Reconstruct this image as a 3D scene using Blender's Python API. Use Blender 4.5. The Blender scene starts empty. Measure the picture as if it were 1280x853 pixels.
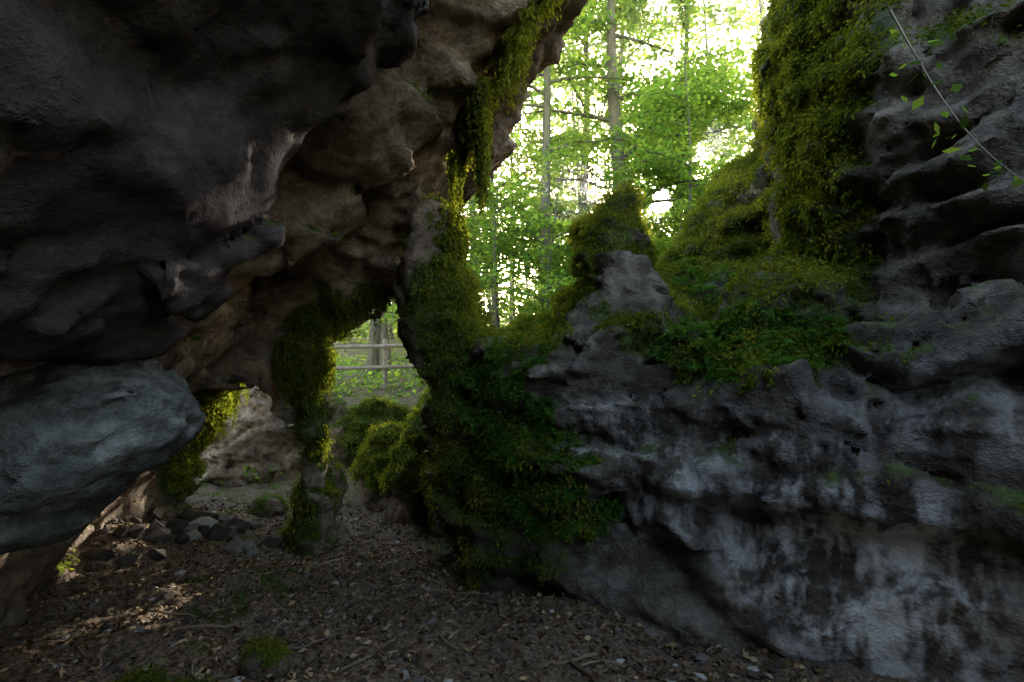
import bpy, math, numpy as np, time
T0=time.time()
rng=np.random.default_rng(7)
ZC=1.7   # eye height above the near floor; design coordinates are relative to eye level
f32=np.float32
# ------------------------------------------------------------------ noise
TAB=np.random.default_rng(3).random((64,64,64)).astype(f32)*2-1
VT=np.random.default_rng(5).random((4096,6)).astype(f32)
def vnoise(p):
    i=np.floor(p).astype(np.int32); f=(p-i).astype(f32); f=f*f*(3-2*f)
    x0=i[:,0]&63;y0=i[:,1]&63;z0=i[:,2]&63;x1=(x0+1)&63;y1=(y0+1)&63;z1=(z0+1)&63
    fx,fy,fz=f[:,0],f[:,1],f[:,2]
    a=TAB[x0,y0,z0]*(1-fx)+TAB[x1,y0,z0]*fx
    b=TAB[x0,y1,z0]*(1-fx)+TAB[x1,y1,z0]*fx
    c=TAB[x0,y0,z1]*(1-fx)+TAB[x1,y0,z1]*fx
    d=TAB[x0,y1,z1]*(1-fx)+TAB[x1,y1,z1]*fx
    return (a*(1-fy)+b*fy)*(1-fz)+(c*(1-fy)+d*fy)*fz
def fbm(p,o=4,g=.5):
    s=0;a=1.;n=0
    for k in range(o):
        s=s+a*vnoise(p*(2.03**k)+17.3*k); n+=a; a*=g
    return s/n
def ridged(p,o=4):
    s=0;a=1.;n=0
    for k in range(o):
        s=s+a*(1-2*np.abs(vnoise(p*(2.07**k)+9.1*k))); n+=a; a*=.5
    return s/n-.35
def facets(p):
    """blocky limestone: every voronoi cell is a tilted facet, with a groove between cells"""
    i=np.floor(p).astype(np.int32);f=(p-i).astype(f32)
    n=len(p);F1=np.full(n,9.,f32);F2=np.full(n,9.,f32);T=np.zeros(n,f32)
    for a in(-1,0,1):
        for b in(-1,0,1):
            for c in(-1,0,1):
                h=((i[:,0]+a)*73+(i[:,1]+b)*1201+(i[:,2]+c)*379)&4095
                r=VT[h];dx=r[:,0]+a-f[:,0];dy=r[:,1]+b-f[:,1];dz=r[:,2]+c-f[:,2]
                d=dx*dx+dy*dy+dz*dz;m=d<F1
                F2=np.where(m,F1,np.minimum(F2,d))
                t=-(dx*(r[:,3]-.5)+dy*(r[:,4]-.5)+dz*(r[:,5]-.5))
                T=np.where(m,t,T);F1=np.where(m,d,F1)
    g=np.sqrt(F2)-np.sqrt(F1)
    return T,np.clip(g,0,.25)
def P3(*a): return np.stack(a,1).astype(f32)
# ------------------------------------------------------------------ sdf
def smin(a,b,k):
    h=np.clip(.5+.5*(b-a)/k,0,1); return b*(1-h)+a*h-k*h*(1-h)
def smax(a,b,k): return -smin(-a,-b,k)
def ell(X,Y,Z,c,r,rz=0):
    x=X-c[0];y=Y-c[1];z=Z-c[2]
    if rz:
        ca,sa=math.cos(rz),math.sin(rz); x,y=ca*x+sa*y,-sa*x+ca*y
    k0=np.sqrt((x/r[0])**2+(y/r[1])**2+(z/r[2])**2)
    k1=np.sqrt((x/r[0]**2)**2+(y/r[1]**2)**2+(z/r[2]**2)**2)+1e-5
    return (k0*(k0-1)/k1).astype(f32)
def poly(px,py,V):
    V=[tuple(v) for v in V]; n=len(V)
    px,py=np.broadcast_arrays(px,py)
    d=(px-V[0][0])**2+(py-V[0][1])**2; s=np.ones(px.shape,f32)
    j=n-1
    for i in range(n):
        ex,ey=V[j][0]-V[i][0],V[j][1]-V[i][1]
        wx,wy=px-V[i][0],py-V[i][1]
        t=np.clip((wx*ex+wy*ey)/(ex*ex+ey*ey),0,1)
        d=np.minimum(d,(wx-ex*t)**2+(wy-ey*t)**2)
        c1=py>=V[i][1];c2=py<V[j][1];c3=ex*wy>ey*wx
        fl=(c1&c2&c3)|(~c1&~c2&~c3)
        s=np.where(fl,-s,s); j=i
    return (s*np.sqrt(d)).astype(f32)
def surface_nets(D,o,h):
    nx,ny,nz=D.shape
    S=D<0
    c=np.zeros((nx-1,ny-1,nz-1),np.uint8)
    C=[(a,b,e) for a in(0,1) for b in(0,1) for e in(0,1)]
    for a,b,e in C: c+=S[a:nx-1+a,b:ny-1+b,e:nz-1+e]
    act=(c>0)&(c<8); I=np.argwhere(act)
    idx=np.full(act.shape,-1,np.int32); idx[act]=np.arange(len(I))
    vals={q:D[I[:,0]+q[0],I[:,1]+q[1],I[:,2]+q[2]] for q in C}
    acc=np.zeros((len(I),3));cnt=np.zeros(len(I))
    for q in C:
        for ax in range(3):
            if q[ax]==0:
                r=list(q);r[ax]=1;r=tuple(r)
                va,vb=vals[q],vals[r]; m=(va<0)!=(vb<0)
                t=np.where(m,va/np.where(m,va-vb,1),0)
                pt=np.array(q,float)[None].repeat(len(I),0); pt[:,ax]=t
                acc+=pt*m[:,None];cnt+=m
    V=(I+acc/cnt[:,None])*h+np.array(o)
    F=[]
    for ax in range(3):
        b=(ax+1)%3;e=(ax+2)%3
        sl=[slice(1,-1)]*3; s0=list(sl);s1=list(sl);s0[ax]=slice(0,-1);s1[ax]=slice(1,None)
        A=S[tuple(s0)];B=S[tuple(s1)]
        E=np.argwhere(A!=B); ins=A[tuple(E.T)]
        E=E.copy(); E[:,b]+=1;E[:,e]+=1
        def g(db,de):
            q=E.copy();q[:,b]+=db;q[:,e]+=de
            return idx[q[:,0],q[:,1],q[:,2]]
        Q=np.stack([g(-1,-1),g(0,-1),g(0,0),g(-1,0)],1)
        Q[~ins]=Q[~ins][:,::-1]; F.append(Q)
    return V.astype(f32),np.concatenate(F)
def mk(name,V,F,mats,smooth=True,attrs=None,matidx=None,link=True):
    F=np.asarray(F,np.int32);k=F.shape[1]
    me=bpy.data.meshes.new(name)
    W=np.array(V,f32).copy();W[:,2]+=ZC
    me.vertices.add(len(W));me.vertices.foreach_set('co',W.ravel())
    me.loops.add(F.size);me.loops.foreach_set('vertex_index',F.ravel())
    me.polygons.add(len(F));me.polygons.foreach_set('loop_start',np.arange(len(F),dtype=np.int32)*k)
    me.polygons.foreach_set('use_smooth',np.full(len(F),smooth))
    if matidx is not None: me.polygons.foreach_set('material_index',matidx.astype(np.int32))
    for m in mats: me.materials.append(m)
    me.update(calc_edges=True)
    for kx,a in (attrs or {}).items():
        at=me.attributes.new(kx,'FLOAT','POINT');at.data.foreach_set('value',np.asarray(a,f32))
    ob=bpy.data.objects.new(name,me)
    bpy.context.scene.collection.objects.link(ob)
    return ob
def normals(V,F):
    e1=V[F[:,2]]-V[F[:,0]];e2=V[F[:,3]]-V[F[:,1]];n=np.cross(e1,e2)
    N=np.zeros_like(V)
    for k in range(4): 
        for a in range(3): N[:,a]+=np.bincount(F[:,k],n[:,a],len(V))
    return N/(np.linalg.norm(N,axis=1,keepdims=True)+1e-9)
# ------------------------------------------------------------------ materials
def newmat(n):
    m=bpy.data.materials.new(n);m.use_nodes=True
    nt=m.node_tree;nt.nodes.clear();return m,nt
def nd(nt,t):
    return nt.nodes.new(t)
def ramp(nt,fac,stops):
    r=nt.nodes.new('ShaderNodeValToRGB');e=r.color_ramp.elements
    while len(e)<len(stops): e.new(.5)
    for q,(p,c) in zip(e,stops): q.position=p;q.color=(*c,1)
    nt.links.new(fac,r.inputs[0]);return r.outputs[0]
def mixc(nt,f,a,b,bt='MIX'):
    m=nt.nodes.new('ShaderNodeMix');m.data_type='RGBA';m.blend_type=bt
    for s,v in ((m.inputs[0],f),(m.inputs[6],a),(m.inputs[7],b)):
        if isinstance(v,(int,float)): s.default_value=v
        elif isinstance(v,tuple): s.default_value=(*v,1)
        else: nt.links.new(v,s)
    return m.outputs[2]
def math_(nt,op,a,b=0.):
    m=nt.nodes.new('ShaderNodeMath');m.operation=op
    for s,v in ((m.inputs[0],a),(m.inputs[1],b)):
        if isinstance(v,(int,float)): s.default_value=v
        else: nt.links.new(v,s)
    return m.outputs[0]
def noise(nt,co,sc,det=4,ro=.6,dist=0.):
    n=nd(nt,'ShaderNodeTexNoise');n.inputs['Scale'].default_value=sc;n.inputs['Detail'].default_value=det
    n.inputs['Roughness'].default_value=ro;n.inputs['Distortion'].default_value=dist
    nt.links.new(co,n.inputs['Vector']);return n.outputs['Fac']
def rock_mat(name,dark,mid,light,streak=0.,rough=.8,bump=.06):
    m,nt=newmat(name);L=nt.links.new
    tc=nd(nt,'ShaderNodeTexCoord');co=tc.outputs['Object']
    mp2=nd(nt,'ShaderNodeMapping');mp2.inputs['Scale'].default_value=(1,1,1.35);mp2.inputs['Rotation'].default_value=(.25,.2,0);L(co,mp2.inputs[0])
    b=noise(nt,co,3.5,4,.72);e=noise(nt,mp2.outputs[0],9,5,.76)
    at=nd(nt,'ShaderNodeAttribute');at.attribute_name='tone'
    s=math_(nt,'ADD',math_(nt,'ADD',math_(nt,'MULTIPLY',b,.5),math_(nt,'MULTIPLY',e,.5)),at.outputs['Fac'])
    col=ramp(nt,s,[(.36,dark),(.5,mid),(.66,light)])
    if streak>0:
        mp=nd(nt,'ShaderNodeMapping');mp.inputs['Scale'].default_value=(1,1,.2);L(co,mp.inputs[0])
        c=noise(nt,mp.outputs[0],5,3,.72)
        st=ramp(nt,math_(nt,'ADD',math_(nt,'MULTIPLY',c,.6),math_(nt,'MULTIPLY',b,.4)),[(.46,(0,0,0)),(.58,(1,1,1))])
        at=nd(nt,'ShaderNodeAttribute');at.attribute_name='calc'
        col=mixc(nt,math_(nt,'MULTIPLY',math_(nt,'MULTIPLY',st,at.outputs['Fac']),streak),col,(.48,.48,.47))
    at=nd(nt,'ShaderNodeAttribute');at.attribute_name='moss'
    mf=math_(nt,'ADD',at.outputs['Fac'],math_(nt,'MULTIPLY',math_(nt,'SUBTRACT',e,.5),.9))
    mfac=ramp(nt,mf,[(.3,(0,0,0)),(.46,(1,1,1))])
    mcol=ramp(nt,e,[(.35,(.02,.035,.01)),(.55,(.055,.08,.02)),(.7,(.11,.14,.03))])
    col=mixc(nt,mfac,col,mcol)
    bp=nd(nt,'ShaderNodeBump');bp.inputs['Strength'].default_value=1.;bp.inputs['Distance'].default_value=bump;L(e,bp.inputs['Height'])
    if rough<.75:
        bs=nd(nt,'ShaderNodeBsdfPrincipled');L(col,bs.inputs['Base Color']);bs.inputs['Roughness'].default_value=rough
        bs.inputs['Specular IOR Level'].default_value=.3
    else:
        bs=nd(nt,'ShaderNodeBsdfDiffuse');L(col,bs.inputs[0])
    L(bp.outputs[0],bs.inputs['Normal'])
    o=nd(nt,'ShaderNodeOutputMaterial');L(bs.outputs[0],o.inputs[0]);return m
def leaf_mat(name,c0,c1,c2,tr=.5,tm=(2.6,2.2,1.0)):
    m,nt=newmat(name);L=nt.links.new
    at=nd(nt,'ShaderNodeAttribute');at.attribute_name='v'
    col=ramp(nt,at.outputs['Fac'],[(0,c0),(.5,c1),(1,c2)])
    bs=nd(nt,'ShaderNodeBsdfDiffuse');L(col,bs.inputs[0])
    tl=nd(nt,'ShaderNodeBsdfTranslucent')
    tcol=mixc(nt,1.,col,tm,'MULTIPLY');L(tcol,tl.inputs[0])
    mx=nd(nt,'ShaderNodeMixShader');mx.inputs[0].default_value=tr;L(bs.outputs[0],mx.inputs[1]);L(tl.outputs[0],mx.inputs[2])
    o=nd(nt,'ShaderNodeOutputMaterial');L(mx.outputs[0],o.inputs[0]);return m
def simple_mat(name,stops,sc=8,rough=.85,stretch=(1,1,1),bump=.02,attr=False):
    m,nt=newmat(name);L=nt.links.new
    if attr:
        at=nd(nt,'ShaderNodeAttribute');at.attribute_name='v';fac=at.outputs['Fac']
    else:
        tc=nd(nt,'ShaderNodeTexCoord');mp=nd(nt,'ShaderNodeMapping');mp.inputs['Scale'].default_value=stretch;L(tc.outputs['Object'],mp.inputs[0])
        fac=noise(nt,mp.outputs[0],sc,4,.7)
    col=ramp(nt,fac,stops)
    bs=nd(nt,'ShaderNodeBsdfDiffuse');L(col,bs.inputs[0])
    o=nd(nt,'ShaderNodeOutputMaterial');L(bs.outputs[0],o.inputs[0]);return m
M_cave=rock_mat('brown_limestone',(.06,.045,.032),(.165,.125,.092),(.33,.265,.2),.0)
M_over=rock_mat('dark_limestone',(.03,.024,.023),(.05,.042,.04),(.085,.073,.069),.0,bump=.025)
M_boul=rock_mat('grey_limestone',(.045,.047,.043),(.10,.107,.10),(.25,.265,.25),.0,bump=.05)
M_cliff=rock_mat('wet_limestone',(.028,.021,.015),(.08,.066,.052),(.22,.19,.155),.9,.55,.07)
M_moss=leaf_mat('moss',(.03,.05,.008),(.09,.12,.016),(.22,.22,.035),.4)
M_fern=leaf_mat('fern_leaf',(.02,.06,.012),(.05,.13,.02),(.09,.19,.03),.4)
M_leaf=leaf_mat('tree_leaf',(.03,.065,.015),(.06,.115,.022),(.11,.16,.03),.55,(3.6,3.0,1.5))
M_bark=simple_mat('bark',[(.3,(.03,.028,.02)),(.55,(.08,.075,.05)),(.75,(.08,.1,.035))],6,stretch=(2,2,.5))
# ------------------------------------------------------------------ ground
def G(x,y):
    x=np.asarray(x,float);y=np.asarray(y,float)
    fl=np.interp(y,[-5,1,2.5,4,6,7.5],[-1.65,-1.68,-1.7,-1.98,-2.4,-2.45])
    out=np.interp(y,[7.5,9,12,20,30,60,120,400],[-1.7,-1.15,-1.0,-.9,-.3,1.0,5,8])
    start=np.interp(x,[-5,-2.7,-2.0,-1.4,-.6],[8.6,7.6,6.7,6.3,6.1])
    t=np.clip((y-start)/2.2,0,1);t=t*t*(3-2*t)
    z=fl*(1-t)+out*t
    p=P3(np.ravel(x),np.ravel(y),np.ravel(x)*0)
    n=fbm(p*.9,3).reshape(x.shape)*.16+fbm(p*4+5,4).reshape(x.shape)*.08*(y<12)+fbm(p*17+5,3).reshape(x.shape)*.025*(y<9)
    n2=fbm(p*.08,3).reshape(x.shape)*2.2*np.clip((y-14)/30,0,1)
    heap=.22*np.exp(-(((x+3.9)/.8)**2+((y-5.6)/1.1)**2))
    left=.25*np.clip((-3.0-x+ (3.5-y)*.2)/1.0,0,1)*(y<8)
    return z+n+n2+heap+left
def axis(lo,hi,f0,f1,h,gr):
    a=list(np.arange(f0,f1,h));s=h;x=f1
    while x<hi: a.append(x);s*=gr;x+=s
    a.append(hi);s=h;x=f0-h
    while x>lo: a.insert(0,x);s*=gr;x-=s
    a.insert(0,lo);return np.array(a)
gx=axis(-300,300,-5,1.6,.03,1.12);gy=axis(-30,420,1.3,8,.03,1.08)
GX,GY=np.meshgrid(gx,gy,indexing='ij');GZ=G(GX,GY)
V=np.stack([GX.ravel(),GY.ravel(),GZ.ravel()],1)
nX,nY=GX.shape;q=np.arange(nX*nY).reshape(nX,nY)
F=np.stack([q[:-1,:-1].ravel(),q[1:,:-1].ravel(),q[1:,1:].ravel(),q[:-1,1:].ravel()],1)
gm,nt=newmat('forest_soil');L=nt.links.new
tc=nd(nt,'ShaderNodeTexCoord');co=tc.outputs['Object']
b=noise(nt,co,40,4,.75)
c1=ramp(nt,b,[(.3,(.045,.033,.022)),(.5,(.14,.103,.072)),(.7,(.3,.23,.17))])
at=nd(nt,'ShaderNodeAttribute');at.attribute_name='moss'
mfac=ramp(nt,math_(nt,'ADD',at.outputs['Fac'],math_(nt,'SUBTRACT',noise(nt,co,9,3,.7),.5)),[(.4,(0,0,0)),(.6,(1,1,1))])
c2=mixc(nt,mfac,c1,ramp(nt,b,[(.3,(.02,.04,.01)),(.7,(.09,.13,.03))]))
bp=nd(nt,'ShaderNodeBump');bp.inputs['Strength'].default_value=1;bp.inputs['Distance'].default_value=.03;L(b,bp.inputs['Height'])
bs=nd(nt,'ShaderNodeBsdfDiffuse');L(c2,bs.inputs[0]);L(bp.outputs[0],bs.inputs['Normal'])
o=nd(nt,'ShaderNodeOutputMaterial');L(bs.outputs[0],o.inputs[0])
pm=fbm(V.astype(f32)*1.6+70,4)
gmoss=np.where(V[:,1]>7.4,.45,np.clip((pm-.22)*3,0,.6))
mk('ground',V,F,[gm],attrs={'moss':gmoss})
# ------------------------------------------------------------------ rock builder
def grid(lo,hi,h):
    ax=[np.arange(lo[k],hi[k]+h,h,dtype=f32) for k in range(3)]
    return ax[0][:,None,None],ax[1][None,:,None],ax[2][None,None,:]
def rocky(p,A=1.,terr=1.):
    q=p.copy();w=fbm(p*1.3+3,2);q[:,2]+=.25*w
    n=.16*fbm(p*.8,3)+.10*ridged(q*np.array([1.3,1.3,2.6],f32),4)
    s=q[:,2]*2.6+1.7*fbm(p*.7+40,2);t=s-np.floor(s);n=n+.10*terr*(np.minimum(t*1.25,(1-t)*5)-.5)
    w2=.22*fbm(p*2.5+31,3)
    T,g=facets((q+w2[:,None])*np.array([1.25,1.25,2.4],f32));n=n+.30*T+.2*(g-.15)
    T,g=facets((q+w2[:,None]*.5)*np.array([3.2,3.2,7.],f32)+9);n=n+.11*T+.03*(g-.15)
    n=n+.05*ridged(q*np.array([5.,5.,9.],f32)+3,3)
    return -n*A
def build(name,D,lo,h,mat,mossf,amp=1.,calc=None,band=.45,terr=1.):
    D=np.ascontiguousarray(D.astype(f32))
    m=np.abs(D)<band;I=np.argwhere(m)
    p=(I*h+np.array(lo)).astype(f32)
    D[m]+=rocky(p,amp,terr)*np.clip((band-np.abs(D[m]))/ (band*.5),0,1)
    for ax in range(3):
        s=[slice(None)]*3
        for e in(0,-1): s[ax]=e;D[tuple(s)]=np.maximum(D[tuple(s)],.01)
    V,F=surface_nets(D,lo,h);N=normals(V,F)
    ms=mossf(V,N);at={'moss':ms,'tone':.2*fbm(V*1.1+60,4)}
    if calc is not None: at['calc']=calc(V,N)
    mk(name,V,F,[mat],attrs=at)
    print(name,len(V),round(time.time()-T0,1));return V,N,ms
def spots(V,S):
    r=np.zeros(len(V))
    for (x,y,z,a,b,c,s) in S:
        d=((V[:,0]-x)/a)**2+((V[:,1]-y)/b)**2+((V[:,2]-z)/c)**2
        r=np.maximum(r,s*np.clip(1.6-d,0,1))
    return r
# ---- right cliff
h=.042;lo=(-1.3,-1.4,-3.0);X,Y,Z=grid(lo,(4.4,8.0,4.2),h)
D=poly(X+0*Y,Y+0*X,[(-.5,5.9),(-.52,4.9),(-.3,4.2),(.25,3.75),(.9,3.15),(1.6,2.65),(2.2,2.1),(2.6,1.3),(2.8,.3),(2.8,-5),(9,-5),(9,12),(1,12),(-.15,7)])+0*Z
prof=np.interp(Z.ravel(),[-3.1,-2.2,-1.7,-1.3,-1.1,-.9,-.6,-.2,.3,5],[-.05,.0,.02,.2,.28,.12,.26,.42,.5,.5]).astype(f32)[None,None,:]
D=smax(D+prof*(.35+.65*np.clip(X/1.0,0,1)),Z-.0,.3)
U=poly(X+0*Y,Y+0*X,[(3.7,7.5),(2.7,5.2),(2.38,4.2),(2.4,3.3),(2.75,2.5),(3.15,1.2),(3.3,-5),(9,-5),(9,12),(4.5,12)])
pr2=np.interp(Z.ravel(),[-1,0,.6,1.4,2.4,4.6],[.1,.0,.02,-.08,-.02,.1]).astype(f32)[None,None,:]
D=smin(D,smax(U+pr2,-(Z+.5),.2),.25)
for c,r in [((.98,4.85,.02),(.38,.55,1.34)),((1.0,4.5,-.2),(.55,.6,.85)),((1.05,5.4,.1),(.4,.4,1.2)),((2.8,6.5,.5),(1.0,.8,1.1)),((3.3,6.6,1.2),(.9,.8,1.15)),((.35,6.0,-.2),(.6,.6,.55)),
            ((.6,5.3,-.2),(.3,.5,.65)),((1.95,5.3,-.1),(.8,1.,.9)),((1.62,3.55,-.25),(.5,.5,.2)),((2.1,3.9,.1),(.5,.5,.45)),
            ((-.48,5.0,-.8),(.3,.6,1.2))]:
    D=smin(D,ell(X,Y,Z,c,r),.18)
def mcl(V,N):
    nz=fbm(V*2.2+8,4)
    s=spots(V,[(1.0,5.0,1.0,.6,.7,.6,1),(.6,5.2,.4,.3,.7,.8,.9),(2.8,6.5,1.2,1.7,1.2,1.4,1),(.4,6,0,1.,1.,.8,1),(1.9,5.2,.6,.9,1.2,.7,.9),
        (1.6,3.5,0.0,.5,.5,.25,.9),(2.1,3.9,.4,.5,.6,.4,.8),(2.2,4.6,2.4,.5,1.3,2.2,1.),(2.4,4.0,1.2,.3,.6,.9,.7),(2.8,2.7,2.0,.4,.5,.8,.45),(1.0,4.1,.3,.4,.5,.4,.45),
        (-.1,4.4,-.8,.65,.8,.65,.95),(.4,4.0,-1.15,.5,.5,.35,.8),(-.45,4.9,0,.5,.6,.6,.85),(-.65,4.9,-1.4,.25,.7,1.2,.4),(.3,4.5,-.1,.5,.6,.3,.6),(0,4.0,-1.8,.7,.6,.5,.38)])
    return np.clip(s*(.62+.4*np.clip(N[:,2]+.3,-1,1))+nz*.75*(s>0.05)+.05*N[:,2]+np.where(N[:,2]>.55,.2+nz*.5,0)*(V[:,1]>2),0,1)
def ccl(V,N):
    return np.clip(spots(V,[(1.75,2.7,-1.2,.55,.8,.5,1),(.75,3.4,-1.0,.55,.6,.3,.9),(1.2,3.4,-.6,.9,.8,.2,.7),(2.2,2.4,-.3,.6,.8,.3,.35)]),0,1)
cl=build('rock_cliff',D,lo,h,M_cliff,mcl,1.,ccl)
# ---- cave vault with arches
h=.05;lo=(-6.0,.4,-3.1);X,Y,Z=grid(lo,(1.4,9.8,4.4),h)
S=(5.15-(Z+.8*Y))/1.28
R=(X-(-1.16+(Z-.98)*.80))/1.34
S=smax(smax(S,R,.25),((Z+.8*Y)-7.4)/1.28,.3)
S=smax(smax(S,-(Z+.2)+0*S,.2),Y-6.5,.3)
W=smax(smax(np.abs(Y-6.3)-.45+0*X,X+.85,.2)+0*Z,Z-1.2,.3)
lw=(X-(-3.5-(Y-3.5)*.30+.42*(Z+2.2)+.12*np.maximum(Z+1.2,0)))/1.1
lw=smax(lw,Y-7.2,.4);lw=smax(lw,Z-2.5,.5)
D=smin(smin(S,W,.35),lw,.45)
for c,r in [((-1.58,6.1,-.85),(.93,2.2,1.34)),((-1.46,6.1,-2.2),(.76,2.2,1.6)),((-3.35,6.6,-1.85),(.82,2.6,1.45)),((-2.9,7.8,-2.0),(1.3,1.3,1.2))]:
    D=smax(D,-ell(X,Y,Z,c,r),.15)
for c,r in [((-2.34,6.05,-1.0),(.18,.25,1.9)),((-2.4,6.1,-2.5),(.3,.35,.7)),((-2.4,6.0,-.1),(.2,.3,.5)),((-4.4,9.0,-1.9),(1.9,.5,1.3)),((-.85,7.2,-1.6),(.4,.7,1.0)),
            ((-1.3,7.1,-2.0),(.40,.5,1.1)),((-1.85,7.7,-2.0),(.45,.5,.75)),((-2.3,8.7,-1.7),(.7,.5,.7)),((-1.1,8.6,-1.4),(.6,.6,.7)),
            ((-.78,4.95,.5),(.27,.45,.9)),((-.55,4.95,-.1),(.2,.4,.8))]:
    D=smin(D,ell(X,Y,Z,c,r),.15)
for c,r in [((-1.4,3.9,2.0),(.9,.55,.75)),((-2.2,4.2,1.1),(.9,.6,.5))]:
    D=smin(D,ell(X,Y,Z,c,r,.4),.15)
def mcv(V,N):
    nz=fbm(V*2.2+8,4)
    s=spots(V,[(-2.3,6.1,-.1,.45,.7,.5,1.),(-2.2,6.1,-.8,.4,.7,.7,.7),(-3.9,6.7,-1.2,.5,.8,.9,1.),(-3.3,6.9,-.6,.8,.8,.4,1),(-.9,7.2,-1.3,.6,.9,1.3,.95),(-1.6,7.8,-1.3,1.2,1.4,.9,.8),
        (-.5,4.8,.3,.4,.7,.6,.75),(-.25,4.9,1.4,.3,.7,.5,.8),(.1,4.5,2.0,.3,.7,.6,.8),(.5,4.,2.5,.3,.7,.6,.8),(-1.5,5.6,.6,.8,.5,.2,.4),(-1.9,4.4,1.,.5,.5,.2,.35),(-2.5,6.0,-2.2,.4,.5,.6,.4),(-.9,6.2,-.8,.3,.7,1.,.6)])
    return np.clip(s*.85+nz*.75*(s>.05)+np.where(N[:,2]>.45,.45+nz*.4,0)*(N[:,1]>-.5),0,1)
cv=build('limestone_cave_arch',D,lo,h,M_cave,mcv,.7)
# ---- near overhang
h=.042;lo=(-4.8,-2.8,-.9);X,Y,Z=grid(lo,(1.0,3.5,4.0),h)
D=poly(X+0*Y,Z+0*Y,[(.3,6),(-.25,2.2),(-.48,1.45),(-.8,1.1),(-1.05,.85),(-1.1,.5),(-1.3,.2),(-1.65,-.03),(-2.6,-.12),(-7,-.12),(-7,6)])
D=smax(D,Y-2.55-.18*(Z-.5),.35)
D=smax(D,-(ell(X,Y,Z,(0,-.5,-.2),(1.5,2.,1.7))),.3)
nm=lambda V,N:np.clip(np.where(N[:,2]>.8,.4,0)+spots(V,[(-1.2,2.6,.7,.4,.4,.5,.25)]),0,1)
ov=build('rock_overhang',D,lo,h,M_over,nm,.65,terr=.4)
h=.1;lo=(-6,-4.4,-3);X,Y,Z=grid(lo,(4.6,-2.0,5),h)
build('light_blocker_rock',smax((Y+2.9)+0*X+0*Z,Z-3.6+1.0*(X-1),.4),lo,h,M_over,lambda V,N:0*V[:,0],1.)  # unseen rock added behind the camera to block sky light from the back
h=.025;lo=(-3.2,1.5,-1.1);X,Y,Z=grid(lo,(-1.3,3.2,.3),h)
D=ell(X,Y,Z,(-2.35,2.35,-.42),(.78,.55,.36),0.1)
D=smin(D,ell(X,Y,Z,(-2.75,2.3,-.62),(.6,.5,.3)),.1)
build('hanging_boulder',D,lo,h,M_boul,lambda V,N:0*V[:,0],.8,terr=.4)
# ------------------------------------------------------------------ moss & small plants
def unit(a): return a/(np.linalg.norm(a,axis=1,keepdims=True)+1e-9)
def blades(P,Dr,Ln,Wd,droop,v):
    n=len(P);side=unit(np.cross(Dr,rng.normal(size=(n,3))))
    g=np.array([0,0,-1.])
    mid=P+Dr*(Ln*.5)[:,None]+g*(Ln*droop*.15)[:,None]
    tip=P+Dr*(Ln*.9)[:,None]+g*(Ln*droop*.6)[:,None]
    V=np.stack([P,mid+side*Wd[:,None],tip,mid-side*Wd[:,None]],1).reshape(-1,3)
    return V,np.arange(4*n).reshape(n,4),np.repeat(v,4)
def tufts(P,N,B,size,wr,droop,spread=.9,hang=.35):
    n=len(P);P2=np.repeat(P,B,0);N2=np.repeat(N,B,0)
    L0=size*(.5+rng.random(n));L=np.repeat(L0,B)*(.6+.6*rng.random(n*B))
    Dr=unit(N2*.8+rng.normal(size=(n*B,3))*spread*.6+np.array([0,0,-hang]))
    P2=P2+rng.normal(size=P2.shape)*.02
    v=np.clip(np.repeat(.42+.7*fbm(P*2.5,3)+.15*rng.normal(size=n),B)+.1*rng.normal(size=n*B),0,1)
    return blades(P2,Dr,L,L*wr,droop,v)
def cat(parts):
    Vs=[];Fs=[];As=[];o=0
    for V,F,A in parts: Vs.append(V);Fs.append(F+o);As.append(A);o+=len(V)
    return np.concatenate(Vs),np.concatenate(Fs),np.concatenate(As)
parts=[]
for (V,N,ms),num in ((cl,80000),(cv,46000)):
    w=np.clip(ms-.38,0,1)*(V[:,1]>1.5)*(V[:,1]<9.4);w/=w.sum()
    i=rng.choice(len(V),num,p=w)
    parts.append(tufts(V[i]+rng.normal(size=(num,3))*.02+N[i]*.012,N[i],6,.03,.24,.6,1.3,.2))
V,F,A=cat(parts);mk('moss',V,F,[M_moss],smooth=False,attrs={'v':A})
def hang_from(V,N,S,num,ln,name,th=.35):
    s=spots(V,S)*(N[:,2]<th);i=rng.choice(len(V),num,p=s/s.sum());P=V[i]
    parts=[]
    cl_=.35+.65*(fbm(P*5,2)>0.0)
    L=ln*(.3+.9*rng.random(num))*cl_;K=max(7,int(ln/.05))
    for k in range(K):
        t=k/K
        Q=P+np.array([0,0,-1.])*(L*t)[:,None]+N[i]*.03+rng.normal(size=P.shape)*.015*(1-.5*t)
        for r in range(3):
            Dr=unit(rng.normal(size=P.shape)*.7+np.array([0,0,-.7]))
            parts.append(blades(Q,Dr,np.full(num,.045)*(1.2-t*.6),np.full(num,.008),.5,np.clip(.45+.2*rng.normal(size=num),0,1)))
    V,F,A=cat(parts);mk(name,V,F,[M_moss],smooth=False,attrs={'v':A})
hang_from(cv[0],cv[1],[(-.5,4.9,1.0,.25,.5,.5,1),(-.2,4.6,1.6,.25,.6,.5,1),(.1,4.1,2.1,.25,.5,.5,1),(-1.8,5.6,.4,.5,.5,.2,.3),(-2.3,5.9,-.2,.35,.4,.3,.7),(-3.7,6.5,-.8,.5,.6,.4,1)],2000,.4,'hanging_moss')
hang_from(cv[0],cv[1],[(-.25,4.7,1.45,.35,.6,.3,1),(0.05,4.4,1.9,.35,.6,.3,1)],800,.8,'hanging_moss',.2)
hang_from(cl[0],cl[1],[(2.3,4.2,1.6,.3,.6,1.2,1),(1.6,3.4,-.2,.5,.4,.15,.8),(1.0,4.8,.6,.5,.4,.6,.4)],1500,.16,'hanging_moss')
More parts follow.
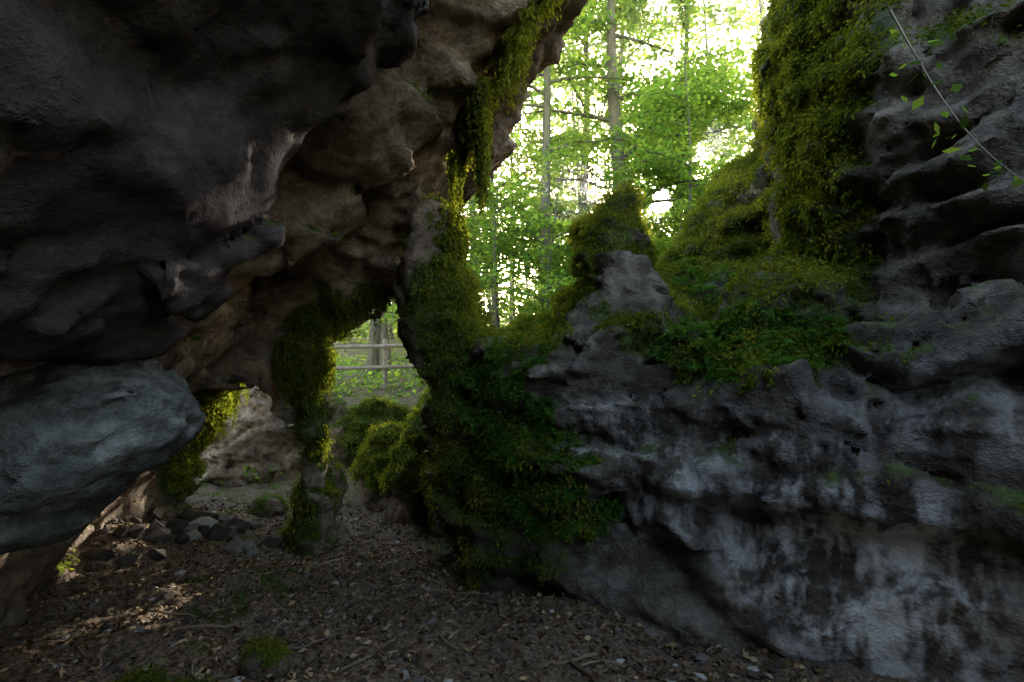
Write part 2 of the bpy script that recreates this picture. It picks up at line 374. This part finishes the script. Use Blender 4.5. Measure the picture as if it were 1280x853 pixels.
def fronds(P,N,nf,ln,name):
    parts=[]
    n=len(P)
    for k in range(nf):
        Dr=unit(N*.7+rng.normal(size=(n,3))*.7+np.array([0,-.15,.1]));L=ln*(.5+.8*rng.random(n))
        sd=unit(np.cross(Dr,np.array([0,0,1.])+.2*rng.normal(size=(n,3))));v=np.clip(.5+.2*rng.normal(size=n),0,1)
        for j in range(1,8):
            t=j/8;Q=P+Dr*(L*t)[:,None]+np.array([0,0,-1.])*(L*.5*t*t)[:,None]
            for s in(-1,1):
                parts.append(blades(Q,unit(sd*s+Dr*.5),L*.32*(1.1-t),L*.06,.3,v))
    V,F,A=cat(parts);mk(name,V,F,[M_fern],smooth=False,attrs={'v':A})
for S,num in (([(1.6,3.5,0.0,.5,.5,.25,1)],500),([(0.1,4.3,-.6,.6,.5,.5,1),(.4,3.9,-1.1,.5,.4,.3,1)],900),([(1.9,5.,.6,.7,.8,.6,1),(.4,5.8,.2,.6,.6,.4,.8)],600)):
    s=spots(cl[0],S)*(cl[1][:,2]>-.2)*(cl[2]>.2);i=rng.choice(len(s),num,p=s/s.sum())
    fronds(cl[0][i],cl[1][i],3,.13,'fern_plant')
# ------------------------------------------------------------------ trees
SUN=np.array([.292,1.,.275]);SUN/=np.linalg.norm(SUN)
# gaps in the canopy that let shafts of low sun into the cave (point, radius)
GAPS=[((0,0,0),0,1.15),((-3.6,6.8,-.9),1.,0),((-1.9,6.3,-.2),.6,0),((-.3,4.6,1.5),.7,0),((-1.6,7.6,-1.2),.8,0),((2.3,4.4,2.3),.4,0),((-3.6,3.8,-1.7),.8,0),((-4,4.8,-1.5),.8,0),((-2.6,3.2,-2),.5,0)]
def in_gap(P):
    m=np.zeros(len(P),bool)
    for c,r,deg in GAPS:
        q=P-np.array(c);t=q@SUN;d=np.linalg.norm(q-t[:,None]*SUN,axis=1)
        m|=(d<np.maximum(r*(.7+.6*np.abs(fbm(P*.7,2))),t*math.tan(math.radians(deg))))
    return m
def tube(pts,rad,k=8):
    pts=np.array(pts);n=len(pts);t=unit(np.gradient(pts,axis=0));up=np.array([.3,1,.1])
    a=unit(np.cross(t,up));b=np.cross(t,a);an=np.arange(k)*2*math.pi/k
    V=(pts[:,None]+rad[:,None,None]*(np.cos(an)[None,:,None]*a[:,None]+np.sin(an)[None,:,None]*b[:,None])).reshape(-1,3)
    F=[(i*k+j,i*k+(j+1)%k,(i+1)*k+(j+1)%k,(i+1)*k+j) for i in range(n-1) for j in range(k)]
    return V,np.array(F),np.zeros(len(V))
def leafset(C,size,spread,per,gaps=True):
    n=len(C)*per;P=np.repeat(C,per,0)+rng.normal(size=(n,3))*np.array([spread,spread,spread*.4])
    if gaps: P=P[~in_gap(P)]
    n=len(P)
    Dr=unit(rng.normal(size=(n,3))*np.array([1,1,.45])+np.array([0,0,-.25]))
    nrm=unit(rng.normal(size=(n,3))*.55+np.array([0,0,1.]));sd=unit(np.cross(Dr,nrm));L=size*(.6+.7*rng.random(n))
    V=np.stack([P,P+Dr*(L*.45)[:,None]+sd*(L*.32)[:,None],P+Dr*L[:,None],P+Dr*(L*.45)[:,None]-sd*(L*.32)[:,None]],1).reshape(-1,3)
    v=np.clip(.5+.3*fbm(P*.6,2)+.2*rng.normal(size=n),0,1)
    return V,np.arange(4*n).reshape(n,4),np.repeat(v,4)
def tree(x,y,H,r,lean=(0,0),nb=16,bl=2.6,per=13,first=.25,name='beech_tree',leaf=.14):
    z=float(G(np.array([x]),np.array([y]))[0])-.15
    n=14;t=np.linspace(0,1,n);ph=rng.random()*6
    pts=np.stack([x+lean[0]*H*t+.12*np.sin(t*5+ph)*H*.12,y+lean[1]*H*t+.1*np.cos(t*4+ph)*H*.1,z+H*t],1)
    rad=r*(1-.8*t);rad[0]*=1.5
    wood=[tube(pts,rad,10)];C=[]
    for b in range(nb):
        tt=first+(1-first)*(b+rng.random())/nb;p=np.array([np.interp(tt,t,pts[:,k]) for k in range(3)])
        az=rng.random()*6.283;L=bl*(1.15-.6*tt)*(.7+.6*rng.random());el=.15+.5*rng.random()
        s=np.linspace(0,1,7)
        bp_=p+np.stack([np.cos(az)*L*s,np.sin(az)*L*s,L*(el*s-.25*s*s)],1)+rng.normal(size=(7,3))*.05*s[:,None]
        wood.append(tube(bp_,r*.3*(1-.6*tt)*(1-.85*s)+.006,5))
        for c in range(6):
            k=1+c; q=bp_[k];az2=az+(-1)**c*(.6+.5*rng.random());l2=L*.4*(1.1-s[k]*.6)
            tw=q+np.stack([np.cos(az2)*l2*s[:5],np.sin(az2)*l2*s[:5],l2*.12*s[:5]],1)
            wood.append(tube(tw,.012*(1-.7*s[:5]),3)); C+=list(tw[1:])+[q]
    lv=leafset(np.array(C),leaf,.2,per)
    V,F,A=cat(wood+[lv]);mi=np.zeros(len(F));mi[-len(lv[1]):]=1
    return mk(name,V,F,[M_bark,M_leaf],smooth=False,attrs={'v':A},matidx=mi)
tree(1.05,11.5,11,.17,(-.05,.02),18,2.6,13,.2)
tree(2.75,12.5,12,.26,(-.02,.0),20,3.,13,.2)
tree(4.3,14.5,13,.16,(.06,.0),18,3.,13,.2)
tree(2.0,16,13,.2,(.02,0),20,3.4,14,.15)
tree(-.6,14,11,.13,(.03,0),18,3.0,13,.1)
tree(-1.6,19,14,.2,(.0,0),22,3.5,13,.15)
tree(4.2,19,15,.22,(.0,0),22,3.8,13,.15)
tree(.6,9.3,4.2,.04,(.05,0),14,1.2,8,.15,'beech_sapling',.1)
tree(-.3,10.6,4.5,.045,(.0,0),14,1.3,8,.1,'beech_sapling',.1)
tree(1.5,10.2,5.0,.04,(.03,0),16,1.4,9,.2,'beech_sapling',.1)
tree(1.2,13,4.5,.04,(.0,0),18,1.8,10,.05,'beech_sapling',.12)
tree(.1,12.6,4.0,.04,(.0,0),18,1.8,10,.05,'beech_sapling',.12)
tree(3.4,9.6,6.5,.06,(-.03,0),14,1.6,8,.4,'beech_sapling',.1)
tree(3.7,10.8,6.5,.05,(-.02,0),34,1.9,18,.3,'beech_sapling',.1)
tree(4.6,13.2,7.5,.06,(-.02,0),34,2.4,18,.2,'beech_sapling',.12)
tree(-3.6,13.5,9,.17,(.0,0),14,2.4,8,.35)
tree(-4.4,17,12,.2,(.0,0),16,3,8,.2)
tree(-2.9,16.5,12,.16,(.02,0),16,3,8,.2)
# distant forest
wood=[];C=[]
for k in range(80):
    y=22+rng.random()*40;x=rng.uniform(-.6,.65)*y;H=12+rng.random()*12
    z=float(G(np.array([x]),np.array([y]))[0])
    s=np.linspace(0,1,5)
    if abs(x/y-.292)>.03: wood.append(tube(np.stack([x+s*rng.normal()*1.2,y+0*s,z+H*s],1),(.06+.14*rng.random())*(1-.7*s),6))
    m=150;R=rng.random(m)**.5*3.6;an=rng.random(m)*6.283;hh=rng.random(m)**1.3
    C.append(np.stack([x+R*np.cos(an)*(1.1-.6*hh),y+R*np.sin(an),z+H*(.03+.98*hh)],1))
lv=leafset(np.concatenate(C),.36,.5,10)
V,F,A=cat(wood+[lv]);mi=np.zeros(len(F));mi[-len(lv[1]):]=1
mk('distant_trees',V,F,[M_bark,M_leaf],smooth=False,attrs={'v':A},matidx=mi)
# undergrowth beyond the cave
n=900;y=rng.uniform(8.5,22,n);x=rng.uniform(-.55,.15,n)*y;z=G(x,y)
lv=leafset(np.stack([x,y,z+.25*rng.random(n)],1),.12,.22,9)
mk('undergrowth',lv[0],lv[1],[M_leaf],smooth=False,attrs={'v':lv[2]})
# ------------------------------------------------------------------ fence
M_wood=simple_mat('weathered_wood',[(.3,(.1,.08,.06)),(.7,(.28,.24,.18))],10,stretch=(.5,2,2))
parts=[]
for k in range(7):
    x=-6.0+k*1.1;y=10.6+.1*k;g=float(G(np.array([x]),np.array([y]))[0])
    s=np.linspace(0,1,5);parts.append(tube(np.stack([x+0*s,y+0*s,g-.1+1.15*s],1),np.full(5,.055),8))
    if k<6:
        g2=float(G(np.array([x+1.1]),np.array([y+.1]))[0])
        for hz in(.45,.9):
            parts.append(tube(np.stack([x-.05+1.2*s,y-.07+.1*s,g+hz+(g2-g)*s],1),np.full(5,.04),8))
V,F,A=cat(parts);mk('wooden_fence',V,F,[M_wood],smooth=False)
# ------------------------------------------------------------------ stones, twigs, litter
import bmesh
bm=bmesh.new();bmesh.ops.create_icosphere(bm,subdivisions=1,radius=1)
IV=np.array([v.co[:] for v in bm.verts]);IF=np.array([[v.index for v in f.verts] for f in bm.faces]);bm.free()
M_stone=simple_mat('stone',[(.25,(.05,.042,.035)),(.55,(.13,.115,.1)),(.9,(.36,.34,.31))],12,attr=True,bump=0)
def stones(name,P,S,flat=.6):
    n=len(P);V=IV[None]*(1+.25*rng.normal(size=(n,len(IV),1)))
    sc=S[:,None]*np.stack([1+.3*rng.random(n),.8+.3*rng.random(n),flat+.2*rng.random(n)],1)
    V=V*sc[:,None];a=rng.random(n)*6.283;c,s=np.cos(a)[:,None],np.sin(a)[:,None]
    V=np.stack([c*V[...,0]-s*V[...,1],s*V[...,0]+c*V[...,1],V[...,2]],2)+P[:,None]
    F=(IF[None]+(np.arange(n)*len(IV))[:,None,None]).reshape(-1,3)
    return mk(name,V.reshape(-1,3),F,[M_stone],smooth=False,attrs={'v':np.repeat(.15+.85*rng.random(n)**3,len(IV))})
n=5500;x=rng.uniform(-4.3,1.6,n);y=rng.uniform(1.6,7.3,n);z=G(x,y);stones('gravel',P3(x,y,z),.005+.035*rng.random(n)**5)
n=60;x=rng.normal(-3.55,.45,n);y=rng.normal(5.6,.5,n);z=G(x,y);stones('stone_pile',P3(x,y,z+.05*rng.random(n)),.05+.1*rng.random(n))
M_dead=simple_mat('dead_leaf',[(0,(.04,.025,.012)),(.5,(.12,.075,.04)),(1,(.36,.27,.15))],12,attr=True,bump=0)
n=18000;x=rng.uniform(-4.3,1.6,n);y=rng.uniform(1.5,7.5,n);P=P3(x,y,G(x,y)+.012)
Dr=unit(rng.normal(size=(n,3))*np.array([1,1,.25]));V,F,A=blades(P,Dr,.02+.05*rng.random(n),.006+.013*rng.random(n),0,rng.random(n)**1.5)
mk('leaf_litter',V,F,[M_dead],smooth=False,attrs={'v':A})
M_twig=simple_mat('twig',[(0,(.07,.05,.035)),(1,(.26,.2,.14))],12,attr=True,bump=0)
parts=[]
for k in range(420):
    x=rng.uniform(-3.8,1.2);y=rng.uniform(1.8,7);L=.06+.5*rng.random()**2.5;a=rng.random()*6.283;s=np.linspace(-.5,.5,5)
    xx=x+L*s*math.cos(a)+.06*L*np.sin(s*9);yy=y+L*s*math.sin(a);zz=G(xx,yy)+.012
    V,F,A=tube(np.stack([xx,yy,zz],1),(.003+.009*rng.random()*L/.3)*(1-.5*(s+.5)),5);parts.append((V,F,A+rng.random()))
V,F,A=cat(parts);mk('twigs',V,F,[M_twig],smooth=False,attrs={'v':A})
# fallen branch on the floor
s=np.linspace(0,1,9);xx=-1.55+.45*s;yy=2.85+.2*s+.04*np.sin(7*s);zz=G(xx,yy)+.02
fb=[tube(np.stack([xx,yy,zz],1),.014-.007*s,8)]
for k,(dx,dy) in ((3,(.12,-.05)),(5,(.05,.14))):
    fb.append(tube(np.stack([xx[k]+dx*s,yy[k]+dy*s,G(xx[k]+dx*s,yy[k]+dy*s)+.02+.03*s],1),.006-.004*s,6))
V,F,A=cat(fb);mk('fallen_branch',V,F,[M_twig],attrs={'v':A+.3})
# ------------------------------------------------------------------ mossy floor stones
for (x,y,r) in [(-1.32,2.75,.11),(-1.72,2.4,.13),(-1.5,2.38,.09),(-3.3,6.9,.2)]:
    g=float(G(np.array([x]),np.array([y]))[0]);h=.015;lo=(x-r*1.6,y-r*1.6,g-r*1.2)
    X,Y,Z=grid(lo,(x+r*1.6,y+r*1.6,g+r*1.5),h)
    st=build('mossy_stone',ell(X,Y,Z,(x,y,g+.25*r),(r*1.15,r*.95,r*.85)),lo,h,M_cave,lambda V,N:np.clip(.22+.5*N[:,2]+.7*fbm(V*6,3),0,1),.25,band=.1)
    w=np.clip(st[2]-.4,0,1);i=rng.choice(len(w),900,p=w/w.sum())
    V,F,A=tufts(st[0][i],st[1][i],5,.013,.24,.5,1.2,0);mk('stone_moss',V,F,[M_moss],smooth=False,attrs={'v':A})
# ------------------------------------------------------------------ bare branch by cliff
s=np.linspace(0,1,16)
bp_=np.stack([1.55+.55*s,2.1-.0*s,1.36-.70*s-.1*np.sin(s*3.1)],1)
parts=[tube(bp_,.005-.003*s,6)]
V,F,A=cat(parts);nw=len(F);lp=[]
for k in range(14):
    lp.append(leafset(bp_[1+k][None]+np.array([0,0,-.03]),.055,.05,3,False))
lv=cat(lp);V,F,A=cat(parts+[lv]);mi=np.zeros(len(F));mi[nw:]=1
mk('hanging_branch',V,F,[simple_mat('pale_twig',[(0,(.2,.17,.14)),(1,(.4,.36,.3))]),M_leaf],smooth=False,attrs={'v':A},matidx=mi)
# ------------------------------------------------------------------ scatter volume added in the forest for a glow around the sun
mm,nt=newmat('sun_glow_volume');vs=nd(nt,'ShaderNodeVolumeScatter');vs.inputs['Density'].default_value=.0032;vs.inputs['Anisotropy'].default_value=.86
o=nd(nt,'ShaderNodeOutputMaterial');nt.links.new(vs.outputs[0],o.inputs['Volume'])
bv=np.array([(x,y,z) for x in(-25,30) for y in(8.2,50) for z in(-3,20)],float)
mk('sun_glow_volume',bv,[(0,1,3,2),(4,6,7,5),(0,4,5,1),(2,3,7,6),(0,2,6,4),(1,5,7,3)],[mm],smooth=False)
# ------------------------------------------------------------------ light
w=bpy.data.worlds.new('World');bpy.context.scene.world=w;w.use_nodes=True;nt=w.node_tree
sky=nt.nodes.new('ShaderNodeTexSky');sky.sky_type='NISHITA';sky.sun_disc=False
el=math.asin(SUN[2]);azr=math.atan2(SUN[0],SUN[1])
sky.sun_elevation=el;sky.sun_rotation=azr
bg=nt.nodes['Background'];wb=mixc(nt,1.,sky.outputs[0],(1.2,1.0,.82),'MULTIPLY')
# visible solar disc in the sky, at the sun lamp's direction
tcw=nd(nt,'ShaderNodeTexCoord');dt=nd(nt,'ShaderNodeVectorMath');dt.operation='DOT_PRODUCT'
nt.links.new(tcw.outputs['Generated'],dt.inputs[0]);dt.inputs[1].default_value=tuple(SUN)
disc=math_(nt,'GREATER_THAN',dt.outputs['Value'],math.cos(math.radians(1.6)))
wb=mixc(nt,disc,wb,(30.,28.,25.))
nt.links.new(wb,bg.inputs[0]);bg.inputs[1].default_value=2.5
sd=bpy.data.lights.new('sun','SUN');sd.energy=22;sd.angle=math.radians(.5);sd.color=(1,.95,.85)
so=bpy.data.objects.new('sun',sd);bpy.context.scene.collection.objects.link(so)
from mathutils import Vector
so.rotation_euler=Vector(SUN).to_track_quat('Z','Y').to_euler()
so.location=tuple(SUN*100)
cd=bpy.data.cameras.new('camera');cd.lens=18;cd.sensor_width=36;cd.clip_end=1500;cd.clip_start=.05
co_=bpy.data.objects.new('camera',cd);co_.location=(0,0,ZC);co_.rotation_euler=(math.radians(90),0,0)
bpy.context.scene.collection.objects.link(co_);bpy.context.scene.camera=co_
sc=bpy.context.scene
sc.view_settings.view_transform='Standard';sc.view_settings.look='None';sc.view_settings.exposure=0
print('done',time.time()-T0)
